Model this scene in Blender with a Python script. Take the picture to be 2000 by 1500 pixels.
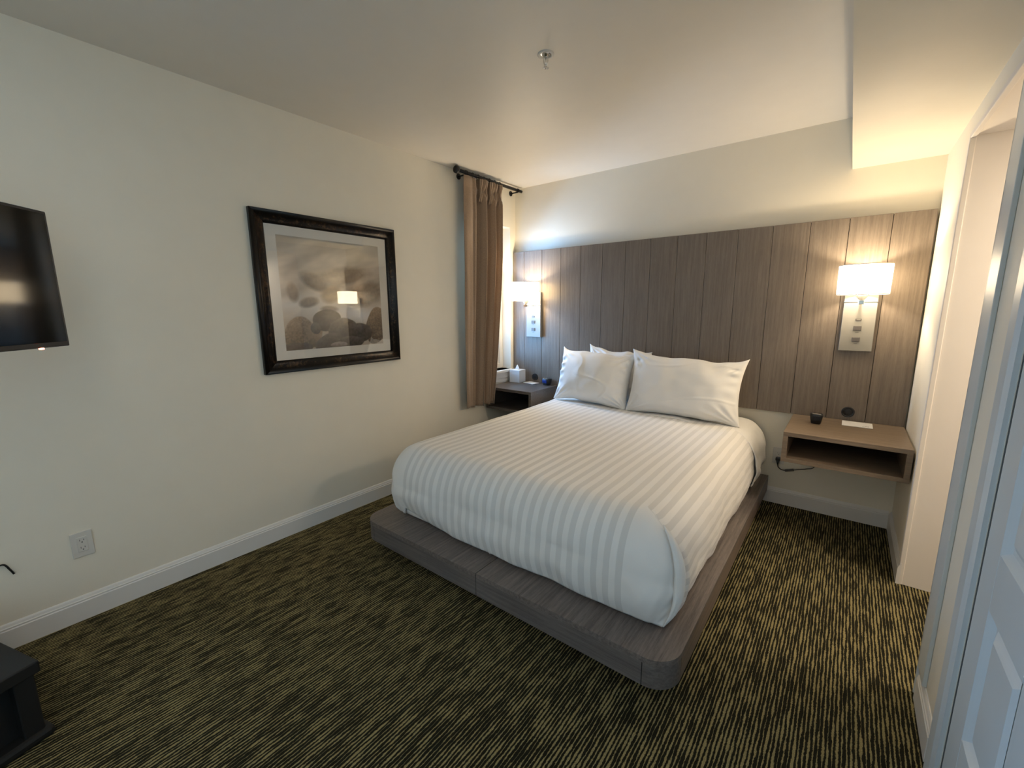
import bpy, bmesh, math, random
from mathutils import Vector, Matrix, noise
random.seed(7)
for o in list(bpy.data.objects): bpy.data.objects.remove(o)
SC = bpy.context.scene
COL = SC.collection
W, H, YR = 2.905, 2.44, -5.2          # right wall, ceiling height, rear wall

# ------------------------------------------------------------------ camera
cam_d = bpy.data.cameras.new('camera'); cam = bpy.data.objects.new('camera', cam_d); COL.objects.link(cam)
cam_d.sensor_width = 36; cam_d.lens = 839.48/2000*36; cam_d.clip_start = .02
yaw, pit, rol = math.radians(-37.9009), math.radians(-10.0439), math.radians(-.3633)
fw = Vector((math.sin(yaw)*math.cos(pit), math.cos(yaw)*math.cos(pit), math.sin(pit)))
rt = Vector((math.cos(yaw), -math.sin(yaw), 0)); up = rt.cross(fw)
r2 = rt*math.cos(rol)+up*math.sin(rol); u2 = -rt*math.sin(rol)+up*math.cos(rol)
cam.matrix_world = Matrix(((r2.x, u2.x, -fw.x, 2.5786), (r2.y, u2.y, -fw.y, -3.3771), (r2.z, u2.z, -fw.z, 1.3616), (0, 0, 0, 1)))
SC.camera = cam

# ------------------------------------------------------------------ world, exposure, daylight
wd = bpy.data.worlds.new('sky'); SC.world = wd; wd.use_nodes = True
wd.node_tree.nodes['Background'].inputs[0].default_value = (.50, .74, 1, 1)
wd.node_tree.nodes['Background'].inputs[1].default_value = 1.1
SC.view_settings.view_transform = 'Standard'; SC.view_settings.look = 'None'
SC.view_settings.exposure = 1.36; SC.view_settings.gamma = 1; SC.view_settings.use_curve_mapping = False

def area(name, loc, rot, sx, sy, power, col):
    l = bpy.data.lights.new(name, 'AREA'); l.shape = 'RECTANGLE'; l.size = sx; l.size_y = sy
    l.energy = power; l.color = col
    o = bpy.data.objects.new(name, l); COL.objects.link(o); o.location = loc; o.rotation_euler = rot
    return o
PI = math.pi
DAY = (.30, .58, 1.0)
LAMPC = (1.0, .82, .58)
area('daylight_side_window', (-.32, -.40, 1.44), (0, -PI/2, 0), 1.25, .60, 42, (.22, .52, 1))
area('daylight_near_window', (-.32, -4.35, 1.45), (0, -PI/2, 0), 1.25, .78, 54, (.26, .56, 1))
area('added_room_fill', (1.7, -4.3, 2.40), (0, 0, 0), 1.8, 1.2, 5, (1, .78, .52))  # unseen warm fill, added to lift the left wall and ceiling
area('added_hall_fill', (3.75, -1.07, 2.03), (0, 0, 0), .35, .35, 8, (1, .84, .66))  # unseen light added to brighten the white hall jamb
LAMP_W = 5.4

# ------------------------------------------------------------------ helpers
def link(name, bm, mat, parent=None, smooth=False):
    me = bpy.data.meshes.new(name); bm.normal_update(); bm.to_mesh(me); bm.free()
    if smooth:
        for p in me.polygons: p.use_smooth = True
    me.materials.append(mat)
    o = bpy.data.objects.new(name, me); COL.objects.link(o)
    if parent: o.parent = parent
    return o
def copy_obj(o, parent=None, loc=None):
    c = o.copy(); COL.objects.link(c)
    c.parent = parent
    if loc is not None: c.location = loc
    return c
def tag(o, label=None, cat=None, group=None, kind=None):
    if label: o['label'] = label
    if cat: o['category'] = cat
    if group: o['group'] = group
    if kind: o['kind'] = kind
    return o
def empty(name, loc=(0, 0, 0), rz=0):
    o = bpy.data.objects.new(name, None); COL.objects.link(o); o.location = loc; o.rotation_euler.z = rz
    o.empty_display_size = .05
    return o
def box(bm, x0, x1, y0, y1, z0, z1, bev=0, seg=2):
    vs = [bm.verts.new((x, y, z)) for x in (x0, x1) for y in (y0, y1) for z in (z0, z1)]
    fs = [(0, 1, 3, 2), (4, 6, 7, 5), (0, 4, 5, 1), (2, 3, 7, 6), (0, 2, 6, 4), (1, 5, 7, 3)]
    fc = [bm.faces.new([vs[i] for i in f]) for f in fs]
    if bev:
        es = list({e for f in fc for e in f.edges})
        bmesh.ops.bevel(bm, geom=es, offset=bev, segments=seg, affect='EDGES', profile=.5)
    return bm
def B(*a, **k):
    bm = bmesh.new(); box(bm, *a, **k); bmesh.ops.recalc_face_normals(bm, faces=bm.faces); return bm
def cyl(bm, p0, p1, r0, r1=None, n=24, caps=True):
    r1 = r0 if r1 is None else r1
    p0, p1 = Vector(p0), Vector(p1); d = (p1-p0).normalized()
    a = d.orthogonal().normalized(); b = d.cross(a)
    A = [bm.verts.new(p0+(a*math.cos(t)+b*math.sin(t))*r0) for t in [2*PI*i/n for i in range(n)]]
    C = [bm.verts.new(p1+(a*math.cos(t)+b*math.sin(t))*r1) for t in [2*PI*i/n for i in range(n)]]
    for i in range(n):
        f = bm.faces.new((A[i], A[(i+1) % n], C[(i+1) % n], C[i])); f.smooth = True
    if caps: bm.faces.new(A[::-1]); bm.faces.new(C)
    return bm
def lathe(bm, prof, c=(0, 0, 0), n=32, axis='z'):
    rings = []
    for r, h in prof:
        ring = []
        for i in range(n):
            t = 2*PI*i/n
            if axis == 'z': v = (c[0]+r*math.cos(t), c[1]+r*math.sin(t), c[2]+h)
            elif axis == 'y': v = (c[0]+r*math.cos(t), c[1]+h, c[2]+r*math.sin(t))
            else: v = (c[0]+h, c[1]+r*math.cos(t), c[2]+r*math.sin(t))
            ring.append(bm.verts.new(v))
        rings.append(ring)
    for a, b in zip(rings, rings[1:]):
        for i in range(n):
            f = bm.faces.new((a[i], a[(i+1) % n], b[(i+1) % n], b[i])); f.smooth = True
    return bm
def tube(bm, pts, r, n=10, sub=8):
    P = [Vector(p) for p in pts]; out = []
    for i in range(len(P)-1):
        a = P[max(i-1, 0)]; b = P[i]; c = P[i+1]; d = P[min(i+2, len(P)-1)]
        for k in range(sub):
            t = k/sub
            out.append(.5*((2*b)+(c-a)*t+(2*a-5*b+4*c-d)*t*t+(3*b-a-3*c+d)*t**3))
    out.append(P[-1])
    rings = []; nrm = None
    for i, p in enumerate(out):
        t = (out[min(i+1, len(out)-1)]-out[max(i-1, 0)]).normalized()
        if nrm is None: nrm = t.orthogonal().normalized()
        nrm = (nrm-t*nrm.dot(t)).normalized(); bb = t.cross(nrm)
        rings.append([bm.verts.new(p+(nrm*math.cos(2*PI*j/n)+bb*math.sin(2*PI*j/n))*r) for j in range(n)])
    for a, b in zip(rings, rings[1:]):
        for j in range(n):
            f = bm.faces.new((a[j], a[(j+1) % n], b[(j+1) % n], b[j])); f.smooth = True
    bm.faces.new(rings[0][::-1]); bm.faces.new(rings[-1])
    return bm
def extrude_profile(bm, prof, a, b, out, z0=0):
    """prof = (depth, height) polygon; run from a to b (xy); out = unit xy of depth."""
    A = [bm.verts.new((a[0]+out[0]*d, a[1]+out[1]*d, z0+h)) for d, h in prof]
    C = [bm.verts.new((b[0]+out[0]*d, b[1]+out[1]*d, z0+h)) for d, h in prof]
    n = len(prof)
    for i in range(n): bm.faces.new((A[i], A[(i+1) % n], C[(i+1) % n], C[i]))
    bm.faces.new(A[::-1]); bm.faces.new(C)
    bmesh.ops.recalc_face_normals(bm, faces=bm.faces)
    return bm

# ------------------------------------------------------------------ materials
def mat(name, col, rough=.5, metal=0, spec=.5, emit=None, es=0):
    m = bpy.data.materials.new(name); m.use_nodes = True; b = m.node_tree.nodes['Principled BSDF']
    b.inputs['Base Color'].default_value = (*col, 1); b.inputs['Roughness'].default_value = rough
    b.inputs['Metallic'].default_value = metal; b.inputs['Specular IOR Level'].default_value = spec
    if emit: b.inputs['Emission Color'].default_value = (*emit, 1); b.inputs['Emission Strength'].default_value = es
    return m
class N:
    def __init__(s, m): s.t = m.node_tree; s.b = s.t.nodes['Principled BSDF']
    def n(s, kind, **k):
        x = s.t.nodes.new('ShaderNode'+kind)
        for a, v in k.items(): setattr(x, a, v)
        return x
    def l(s, a, b): s.t.links.new(a, b)
    def math(s, op, a, b=None, c=None):
        x = s.n('Math', operation=op)
        for i, v in enumerate((a, b, c)):
            if v is None: continue
            if hasattr(v, 'links'): s.l(v, x.inputs[i])
            else: x.inputs[i].default_value = v
        return x.outputs[0]
    def coords(s, scale=(1, 1, 1), kind='Object'):
        tc = s.n('TexCoord'); mp = s.n('Mapping'); mp.inputs['Scale'].default_value = scale
        s.l(tc.outputs[kind], mp.inputs[0]); return mp.outputs[0]
    def noise(s, vec, scale, detail=3, rough=.5):
        x = s.n('TexNoise'); x.inputs['Scale'].default_value = scale; x.inputs['Detail'].default_value = detail
        x.inputs['Roughness'].default_value = rough; s.l(vec, x.inputs['Vector']); return x.outputs['Fac']
    def ramp(s, fac, stops, interp='LINEAR'):
        x = s.n('ValToRGB'); x.color_ramp.interpolation = interp; e = x.color_ramp.elements
        while len(e) < len(stops): e.new(.5)
        for q, (p, c) in zip(e, stops): q.position = p; q.color = (*c, 1)
        s.l(fac, x.inputs[0]); return x.outputs[0]
    def bump(s, h, strength=.2, dist=.002):
        x = s.n('Bump'); x.inputs['Strength'].default_value = strength; x.inputs['Distance'].default_value = dist
        s.l(h, x.inputs['Height']); s.l(x.outputs[0], s.b.inputs['Normal'])

def paint(name, col, rough, bscale=220, bs=.12, spec=.4):
    m = mat(name, col, rough, spec=spec); q = N(m); v = q.coords()
    a = q.noise(v, bscale, 3); b = q.noise(v, 9, 3)
    c = q.ramp(b, [(0, tuple(x*.97 for x in col)), (1, tuple(min(1, x*1.02) for x in col))]); q.l(c, q.b.inputs['Base Color'])
    q.bump(a, bs, .0015); return m
WALL = paint('wall_paint', (.81, .755, .63), .62)
CEIL = paint('ceiling_paint', (.76, .715, .635), .50, 180, .10)
TRIM = paint('trim_paint', (.74, .72, .68), .34, 60, .03)
JAMB = paint('hall_paint', (.78, .73, .66), .5)
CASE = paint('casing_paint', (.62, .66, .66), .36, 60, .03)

def wood(name, dark, light, vertical='z', rough=.42, fine=1.0):
    m = mat(name, dark, rough, spec=.4); q = N(m)
    sc = {'z': (60, 60, 2.2), 'x': (2.2, 60, 60), 'y': (60, 2.2, 60)}[vertical]
    v = q.coords(sc, 'Object'); a = q.noise(v, 1.6*fine, 4, .6)
    fs = {'z': (420, 420, 30), 'x': (30, 420, 420), 'y': (420, 30, 420)}[vertical]
    b = q.noise(q.coords(fs), 1.0, 2); big = q.noise(q.coords(), 3.2, 2)
    s = q.math('ADD', q.math('MULTIPLY', a, .62), q.math('ADD', q.math('MULTIPLY', b, .25), q.math('MULTIPLY', big, .13)))
    c = q.ramp(s, [(.34, dark), (.66, light)]); q.l(c, q.b.inputs['Base Color'])
    q.bump(b, .15, .0006); return m
PANEL = wood('headboard_laminate', (.128, .101, .077), (.205, .166, .130), 'z', .36)
NSW = wood('nightstand_laminate', (.150, .110, .076), (.270, .205, .145), 'x', .36)
NSL = wood('nightstand_dark_laminate', (.075, .062, .055), (.13, .11, .095), 'x', .3)
DECK = wood('platform_top_laminate', (.085, .072, .066), (.23, .195, .172), 'y', .42)
FASX = wood('platform_fascia_laminate', (.085, .074, .068), (.19, .165, .150), 'x', .42)
FASY = wood('platform_side_laminate', (.12, .092, .074), (.21, .165, .132), 'y', .42)
BLACK = mat('black_plastic', (.012, .012, .013), .35)
BLACKM = mat('black_metal', (.014, .013, .014), .38, .3)
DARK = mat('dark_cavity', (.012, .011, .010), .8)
DFURN = mat('dark_wood', (.004, .004, .004), .6)
NICKEL = mat('brushed_nickel', (.26, .25, .225), .6, .25)
q = N(NICKEL); q.bump(q.noise(q.coords((900, 900, 12)), 1, 2), .06, .0004)
CHROME = mat('chrome', (.75, .74, .72), .14, 1)
PLASTIC = mat('white_plastic', (.66, .63, .57), .35)
PAPER = mat('white_card', (.82, .80, .77), .6)
TISSUE = mat('tissue_box_card', (.74, .76, .78), .55)
INK = mat('grey_ink', (.09, .085, .08), .6)
SWITCH = mat('grey_switch', (.10, .09, .085), .45)
SCREEN = mat('tv_screen_glass', (.004, .005, .005), .08, spec=.25)
LED = mat('led_red', (.3, .02, .02), .4, emit=(1, .22, .12), es=6)
BLUEG = mat('clock_blue_glass', (.012, .03, .16), .12, spec=.8)

def fabric_white(name, stripes):
    m = mat(name, (.80, .785, .75), .8, spec=.25); q = N(m)
    q.b.inputs['Sheen Weight'].default_value = .15
    v = q.coords((1, 1, 1)); wr = q.noise(v, 7, 3); fi = q.noise(v, 600, 2)
    if stripes:
        uv = q.n('UVMap'); uv.uv_map = 'UVMap'; sp = q.n('SeparateXYZ'); q.l(uv.outputs[0], sp.inputs[0])
        fr = q.math('FRACT', q.math('DIVIDE', sp.outputs[0], .052))
        tri = q.math('ABSOLUTE', q.math('SUBTRACT', fr, .5))
        mask = q.ramp(tri, [(.235, (0, 0, 0)), (.265, (1, 1, 1))])
        mx = q.n('MixRGB'); mx.inputs[1].default_value = (.83, .81, .77, 1); mx.inputs[2].default_value = (.695, .68, .645, 1)
        q.l(mask, mx.inputs[0]); q.l(mx.outputs[0], q.b.inputs['Base Color'])
        rr = q.n('MapRange'); rr.inputs['To Min'].default_value = .5; rr.inputs['To Max'].default_value = .85
        q.l(mask, rr.inputs[0]); q.l(rr.outputs[0], q.b.inputs['Roughness'])
    q.bump(q.math('ADD', q.math('MULTIPLY', wr, 1.0), q.math('MULTIPLY', fi, .04)), .35, .006)
    return m
STRIPE = fabric_white('striped_white_cotton', True)
COTTON = fabric_white('white_cotton', False)
def curtain_mat():
    m = mat('brown_linen', (.30, .19, .105), .9, spec=.1); q = N(m)
    q.b.inputs['Sheen Weight'].default_value = .3
    a = q.noise(q.coords((500, 500, 60)), 1, 2); b = q.noise(q.coords((60, 60, 500)), 1, 2)
    s = q.math('ADD', q.math('MULTIPLY', a, .5), q.math('MULTIPLY', b, .5))
    q.l(q.ramp(s, [(.3, (.225, .155, .105)), (.7, (.33, .24, .165))]), q.b.inputs['Base Color'])
    q.bump(s, .3, .001); return m
CURT = curtain_mat()
def carpet():
    m = mat('striped_carpet', (.05, .045, .02), .95, spec=.1); q = N(m)
    tc = q.n('TexCoord'); sp = q.n('SeparateXYZ'); q.l(tc.outputs['Object'], sp.inputs[0])
    x, y = sp.outputs[0], sp.outputs[1]
    jit = q.noise(q.coords((70, 16, 1)), 1.0, 2)
    fine = q.noise(q.coords((260, 120, 1)), 1.0, 2)
    xx = q.math('ADD', x, q.math('ADD', q.math('MULTIPLY', q.math('SUBTRACT', jit, .5), .0075), q.math('MULTIPLY', q.math('SUBTRACT', fine, .5), .0060)))
    u = q.math('DIVIDE', xx, .0118); cell = q.math('FLOOR', u); fr = q.math('FRACT', u)
    tri = q.math('ABSOLUTE', q.math('SUBTRACT', fr, .5))
    cv = q.n('CombineXYZ'); q.l(q.math('MULTIPLY', cell, 7.31), cv.inputs[0]); q.l(q.math('MULTIPLY', y, 9.0), cv.inputs[1])
    seg = q.n('TexNoise'); seg.inputs['Scale'].default_value = 1; seg.inputs['Detail'].default_value = 2.5; q.l(cv.outputs[0], seg.inputs['Vector'])
    w = q.n('MapRange'); w.inputs['From Min'].default_value = .38; w.inputs['From Max'].default_value = .62
    w.inputs['To Min'].default_value = .05; w.inputs['To Max'].default_value = .29; q.l(seg.outputs['Fac'], w.inputs[0])
    d = q.math('SUBTRACT', w.outputs[0], tri)
    mask = q.n('MapRange'); mask.inputs['From Min'].default_value = -.05; mask.inputs['From Max'].default_value = .05; q.l(d, mask.inputs[0])
    pile = q.noise(q.coords((450, 450, 450)), 1.0, 3)
    big = q.noise(q.coords((1.2, .7, 1)), 1.6, 2)
    g = q.ramp(pile, [(.3, (.150, .124, .052)), (.7, (.42, .35, .165))])
    k = q.ramp(pile, [(.3, (.007, .007, .0045)), (.7, (.026, .024, .014))])
    mx = q.n('MixRGB'); q.l(mask.outputs[0], mx.inputs[0]); q.l(k, mx.inputs[1]); q.l(g, mx.inputs[2])
    q.l(mx.outputs[0], q.b.inputs['Base Color'])
    q.bump(q.math('ADD', q.math('MULTIPLY', mask.outputs[0], .5), pile), .6, .004)
    return m
CARPET = carpet()
def shade_mat():
    m = bpy.data.materials.new('lit_lamp_shade'); m.use_nodes = True; t = m.node_tree
    for n in list(t.nodes): t.nodes.remove(n)
    out = t.nodes.new('ShaderNodeOutputMaterial'); em = t.nodes.new('ShaderNodeEmission'); df = t.nodes.new('ShaderNodeBsdfDiffuse'); ad = t.nodes.new('ShaderNodeAddShader')
    tr = t.nodes.new('ShaderNodeBsdfTransparent'); mx = t.nodes.new('ShaderNodeMixShader')
    em.inputs[0].default_value = (1, .78, .50, 1); em.inputs[1].default_value = 6.4
    df.inputs[0].default_value = (.04, .038, .034, 1); tr.inputs[0].default_value = (1, .95, .86, 1); mx.inputs[0].default_value = 0
    t.links.new(em.outputs[0], ad.inputs[0]); t.links.new(df.outputs[0], ad.inputs[1])
    t.links.new(ad.outputs[0], mx.inputs[1]); t.links.new(tr.outputs[0], mx.inputs[2]); t.links.new(mx.outputs[0], out.inputs[0])
    return m
SHADE = shade_mat()
def glass_mat(name, gl=.10, tint=(1, 1, 1)):
    m = bpy.data.materials.new(name); m.use_nodes = True; t = m.node_tree
    for n in list(t.nodes): t.nodes.remove(n)
    out = t.nodes.new('ShaderNodeOutputMaterial'); tr = t.nodes.new('ShaderNodeBsdfTransparent'); g = t.nodes.new('ShaderNodeBsdfGlossy'); mx = t.nodes.new('ShaderNodeMixShader')
    fr = t.nodes.new('ShaderNodeFresnel'); fr.inputs[0].default_value = 1.5
    mp = t.nodes.new('ShaderNodeMath'); mp.operation = 'MULTIPLY'; mp.inputs[1].default_value = gl
    tr.inputs[0].default_value = (*tint, 1); g.inputs['Roughness'].default_value = .01
    t.links.new(fr.outputs[0], mp.inputs[0]); t.links.new(mp.outputs[0], mx.inputs[0])
    t.links.new(tr.outputs[0], mx.inputs[1]); t.links.new(g.outputs[0], mx.inputs[2]); t.links.new(mx.outputs[0], out.inputs[0])
    return m
GLASS = glass_mat('window_glass', 1.0)
PICGLASS = glass_mat('picture_glass', 1.15)

# ------------------------------------------------------------------ room shell
def struct(name, bm, m, parent=None):
    o = link(name, bm, m, parent)
    if parent is None: o['kind'] = 'structure'
    return o
struct('floor', B(-.2, 4.6, YR-.1, .15, -.1, 0), CARPET)
struct('ceiling', B(-.2, 4.6, YR-.1, .15, H, H+.1), CEIL)
struct('wall_back', B(-.2, W+.12, 0, .15, 0, H), WALL)
WY0, WY1, WZ0, WZ1 = -.66, -.082, .778, 2.094        # side window opening
bm = bmesh.new()
NY0, NY1 = -4.75, -3.95
box(bm, -.2, 0, NY1, WY0, 0, H); box(bm, -.2, 0, YR, NY0, 0, H); box(bm, -.2, 0, NY0, NY1, 0, WZ0); box(bm, -.2, 0, NY0, NY1, WZ1, H); box(bm, -.2, 0, WY1, 0, 0, H); box(bm, -.2, 0, WY0, WY1, 0, WZ0); box(bm, -.2, 0, WY0, WY1, WZ1, H)
struct('wall_left', bm, WALL)
OY0, OY1, OZ = -1.46, -.67, 2.055                      # opening in the right wall
DY0, DY1, DZ = -2.705, -1.865, 2.04                      # door in the right wall
bm = bmesh.new()
box(bm, W, W+.12, OY1, 0, 0, H); box(bm, W, W+.12, OY0, OY1, OZ, H); box(bm, W, W+.12, DY1, OY0, 0, H)
box(bm, W, W+.12, DY0, DY1, DZ, H); box(bm, W, W+.12, YR, DY0, 0, H)
struct('wall_right', bm, WALL)
bm = bmesh.new()
box(bm, W+.12, 4.4, OY1, OY1+.1, 0, H); box(bm, W+.12, 4.4, OY0-.1, OY0, 0, H); box(bm, 4.4, 4.5, OY0-.1, OY1+.1, 0, H)
struct('wall_hall', bm, JAMB)
struct('ceiling_hall', B(W+.12, 4.4, OY0, OY1, 2.2, 2.24), CEIL)
struct('wall_closet', B(W+.12, W+.16, DY0-.05, DY1+.05, 0, H), JAMB)
bm = bmesh.new(); box(bm, -.2, W+.12, YR-.15, YR, 0, H)
struct('wall_rear', bm, WALL)
SX, SZ = 2.5013, 2.1533
struct('ceiling_soffit', B(SX, W, YR, 0, SZ, H), WALL)

# jamb trim around the hall opening, plus an added shade strip
bm = bmesh.new()
box(bm, W-.004, W+.13, OY1-.006, OY1+.0, 0, OZ)
box(bm, W-.008, W+.012, OY1-.012, OY1+.012, 0, OZ+.012, .003)
struct('trim_1', bm, JAMB)
bm = bmesh.new()
box(bm, W-.006, W+.13, OY0, OY1-.012, OZ-.006, OZ)
box(bm, W-.008, W+.012, OY0, OY1-.012, OZ-.012, OZ+.012, .003)
struct('trim_2', bm, JAMB)
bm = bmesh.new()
box(bm, W-.012, W+.0, OY0-.11, OY0+.004, .112, H-.29, .002)  # added bluish strip stands in for shading on the wall corner
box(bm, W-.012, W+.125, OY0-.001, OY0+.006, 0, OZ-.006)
struct('shade_strip_and_jamb', bm, CASE)
# baseboards
PROF = [(0, 0), (.014, 0), (.014, .084), (.0115, .088), (.0115, .094), (.009, .097), (.006, .106), (.003, .111), (0, .111)]
def baseboard(name, runs):
    bm = bmesh.new()
    for a, b, out in runs: extrude_profile(bm, PROF, a, b, out)
    return struct(name, bm, TRIM)
baseboard('baseboard_left', [((0, YR), (0, 0), (1, 0))])
baseboard('baseboard_back', [((.014, 0), (W-.014, 0), (0, -1))])
baseboard('baseboard_right', [((W, 0), (W, OY1-.014), (-1, 0))])
baseboard('baseboard_near', [((W, OY0-.03), (W, DY1+.102), (-1, 0))])

# side windows: sill, apron, frame, sash, glass (the second one is beside the camera)
def window(name, wy0, wy1):
    w = empty(name, (0, 0, 0)); w['kind'] = 'structure'
    bm = bmesh.new(); box(bm, -.2, .035, wy0-.03, wy1+.0, WZ0-.022, WZ0, .004); link('window_sill', bm, TRIM, w)
    bm = bmesh.new(); box(bm, 0, .014, wy0-.02, wy1-.005, .70, WZ0-.022, .003); box(bm, .001, .008, wy0-.02, wy1-.005, .668, .70); link('window_apron', bm, TRIM, w)
    bm = bmesh.new(); fx0, fx1 = -.15, -.10
    box(bm, fx0, fx1, wy1-.05, wy1, WZ0, WZ1, .004); box(bm, fx0, fx1, wy0, wy0+.05, WZ0, WZ1, .004)
    box(bm, fx0, fx1, wy0+.05, wy1-.05, WZ0, WZ0+.05, .004); box(bm, fx0, fx1, wy0+.05, wy1-.05, WZ1-.05, WZ1, .004)
    link('window_frame', bm, PLASTIC, w)
    bm = bmesh.new()
    box(bm, fx0+.01, fx1-.012, wy1-.085, wy1-.05, WZ0+.05, WZ1-.05, .003); box(bm, fx0+.01, fx1-.012, wy0+.05, wy0+.085, WZ0+.05, WZ1-.05, .003)
    box(bm, fx0+.01, fx1-.012, wy0+.085, wy1-.085, WZ0+.05, WZ0+.09, .003); box(bm, fx0+.01, fx1-.012, wy0+.085, wy1-.085, WZ1-.09, WZ1-.05, .003)
    link('window_sash', bm, PLASTIC, w)
    link('pane', B(fx0+.022, fx0+.026, wy0+.08, wy1-.08, WZ0+.085, WZ1-.085), GLASS, w)
window('window_1', WY0, WY1); window('window_2', NY0, NY1)

# door leaf with raised panels, casing
d = empty('door_1', (W, DY1, 0)); d['kind'] = 'structure'
LD = .84
def db(y0, y1, z0, z1, x0, x1, bev=0): return B(x0, x1, -y1, -y0, z0, z1, bev=bev, seg=1)
link('door_core', db(.012, LD-.012, .012, DZ-.005, .016, .035), CASE, d)
rails = [(.012, .30), (.66, .80), (1.56, 1.66), (1.90, DZ-.005)]
for y0, y1 in ((.012, .125), (.375, .465), (.715, LD-.012)): link('stile', db(y0, y1, .012, DZ-.005, 0, .016, .004), CASE, d)
for z0, z1 in rails:
    for y0, y1 in ((.125, .375), (.465, .715)): link('rail', db(y0, y1, z0, z1, 0, .016, .0), CASE, d)
for z0, z1 in ((.30, .66), (.80, 1.56), (1.66, 1.90)):
    for y0, y1 in ((.125, .375), (.465, .715)):
        bm = bmesh.new()
        def ring(i, x): return [bm.verts.new((x, -(y0+i), z0+i)), bm.verts.new((x, -(y1-i), z0+i)), bm.verts.new((x, -(y1-i), z1-i)), bm.verts.new((x, -(y0+i), z1-i))]
        R_ = [ring(0, .0), ring(.016, .014), ring(.028, .014), ring(.05, .004)]
        for a, b in zip(R_, R_[1:]):
            for i in range(4): bm.faces.new((a[i], a[(i+1) % 4], b[(i+1) % 4], b[i]))
        bm.faces.new(R_[-1]); bmesh.ops.recalc_face_normals(bm, faces=bm.faces)
        link('raised_panel', bm, CASE, d)
bm = bmesh.new(); lathe(bm, [(0, -.062), (.02, -.06), (.026, -.05), (.02, -.035), (.010, -.03), (.010, -.006), (.028, -.004), (.028, 0)], (0, -(LD-.07), .95), 20, 'x'); link('door_knob', bm, CHROME, d)
link('gap_shade_strip', B(.0005, .014, -.0115, -.001, .01, DZ-.005), BLACKM, d)  # black strip put in for the shaded gap between casing and leaf
bm = bmesh.new(); cyl(bm, (-.006, .004, .0), (-.006, .004, .035), .006, n=12); link('pivot_pin', bm, CHROME, d)
bm = bmesh.new()
PR = [(.0, 0), (.010, 0), (.016, .02), (.016, .075), (.008, .095), (0, .095)]
for s_, y in ((1, DY1+.005),):
    A = [(W-dd, y+hh, 0) for dd, hh in PR]; C = [(W-dd, y+hh, DZ+.07) for dd, hh in PR]
    A = [bm.verts.new(v) for v in A]; C = [bm.verts.new(v) for v in C]
    for i in range(6): bm.faces.new((A[i], A[(i+1) % 6], C[(i+1) % 6], C[i]))
    bm.faces.new(A); bm.faces.new(C[::-1])
box(bm, W-.016, W, DY0-.10, DY0-.01, 0, DZ+.07); box(bm, W-.016, W, DY0-.01, DY1+.005, DZ+.01, DZ+.07)
bmesh.ops.recalc_face_normals(bm, faces=bm.faces)
struct('trim_4', bm, CASE)

# ------------------------------------------------------------------ headboard panel of vertical boards
hb = tag(empty('headboard_panel', (0, 0, .658)), 'wide grey-brown wall panel of vertical boards behind the bed and both nightstands', 'headboard')
seams = [.008, .135, .335, .533, .731, .93, 1.129, 1.329, 1.528, 1.728, 1.929, 2.131, 2.331, 2.522, 2.716, 2.896]
PZ0, PZ1, PY = .658, 1.873, -.045
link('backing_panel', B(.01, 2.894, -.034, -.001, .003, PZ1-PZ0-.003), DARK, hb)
bw = None
for i, (a, b) in enumerate(zip(seams, seams[1:])):
    g = .0013
    o = link('board', B(a+g, b-g, PY, -.034, 0, PZ1-PZ0, bev=.0012, seg=1), PANEL, hb)

# ------------------------------------------------------------------ bed
BX, PZT, PZB = 1.37, .19, .08
bed = tag(empty('platform_bed', (BX, -1.05, 0)), 'low grey wood platform bed frame with rounded corners under the white mattress', 'bed')
HW, PFY, RAD = .87, -2.10, .10
def off(v): return (v[0]-BX, v[1]+1.05)
def rounded_outline(x0, x1, yb, yf, r, n=10):
    pts = [(x0, yb), (x0, yf+r)]
    pts += [(x0+r-r*math.cos(t), yf+r-r*math.sin(t)) for t in [PI/2*i/n for i in range(1, n+1)]]
    return pts
def prism(pts, z0, z1, bev=0):
    bm = bmesh.new(); A = [bm.verts.new((x, y, z0)) for x, y in pts]; C = [bm.verts.new((x, y, z1)) for x, y in pts]
    n = len(pts)
    for i in range(n): bm.faces.new((A[i], A[(i+1) % n], C[(i+1) % n], C[i]))
    bm.faces.new(A); bm.faces.new(C); bmesh.ops.recalc_face_normals(bm, faces=bm.faces)
    return bm
L_ = [(x-BX, y+1.05) for x, y in rounded_outline(BX-HW, BX, -.01, PFY, RAD)]
L_ += [(-.0022, PFY+1.05), (-.0022, 1.04)]
Rr = [(-x, y) for x, y in L_]
link('deck_board', prism(L_, PZT-.022, PZT), DECK, bed); link('deck_board', prism(Rr, PZT-.022, PZT), DECK, bed)
TH = .022
def arc_piece(sign):
    bm = bmesh.new(); n = 12; pts = []
    cx, cy = sign*(HW-RAD), PFY+1.05+RAD
    for i in range(n+1):
        t = PI/2*i/n; pts.append((cx+sign*RAD*math.cos(t), cy-RAD*math.sin(t)))
    for i in range(n, -1, -1):
        t = PI/2*i/n; pts.append((cx+sign*(RAD-TH)*math.cos(t), cy-(RAD-TH)*math.sin(t)))
    o = link('corner_fascia', prism(pts, PZB, PZT-.0225), FASX, bed)
    return o
arc_piece(1); arc_piece(-1)
yf = PFY+1.05
for x0, x1 in ((-HW+RAD+.0032, -.0022), (.0022, HW-RAD-.0032)): link('front_fascia', B(x0, x1, yf, yf+TH, PZB, PZT-.0225), FASX, bed)
for s_ in (-1, 1):
    a, b = sorted((s_*HW, s_*(HW-TH))); link('side_fascia', B(a, b, yf+RAD+.003, 1.04, PZB, PZT-.0225), FASY, bed)
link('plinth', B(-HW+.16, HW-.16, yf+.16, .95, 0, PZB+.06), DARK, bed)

def nz(x, y, z, s): return noise.noise(Vector((x*s, y*s, z*s)))
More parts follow.
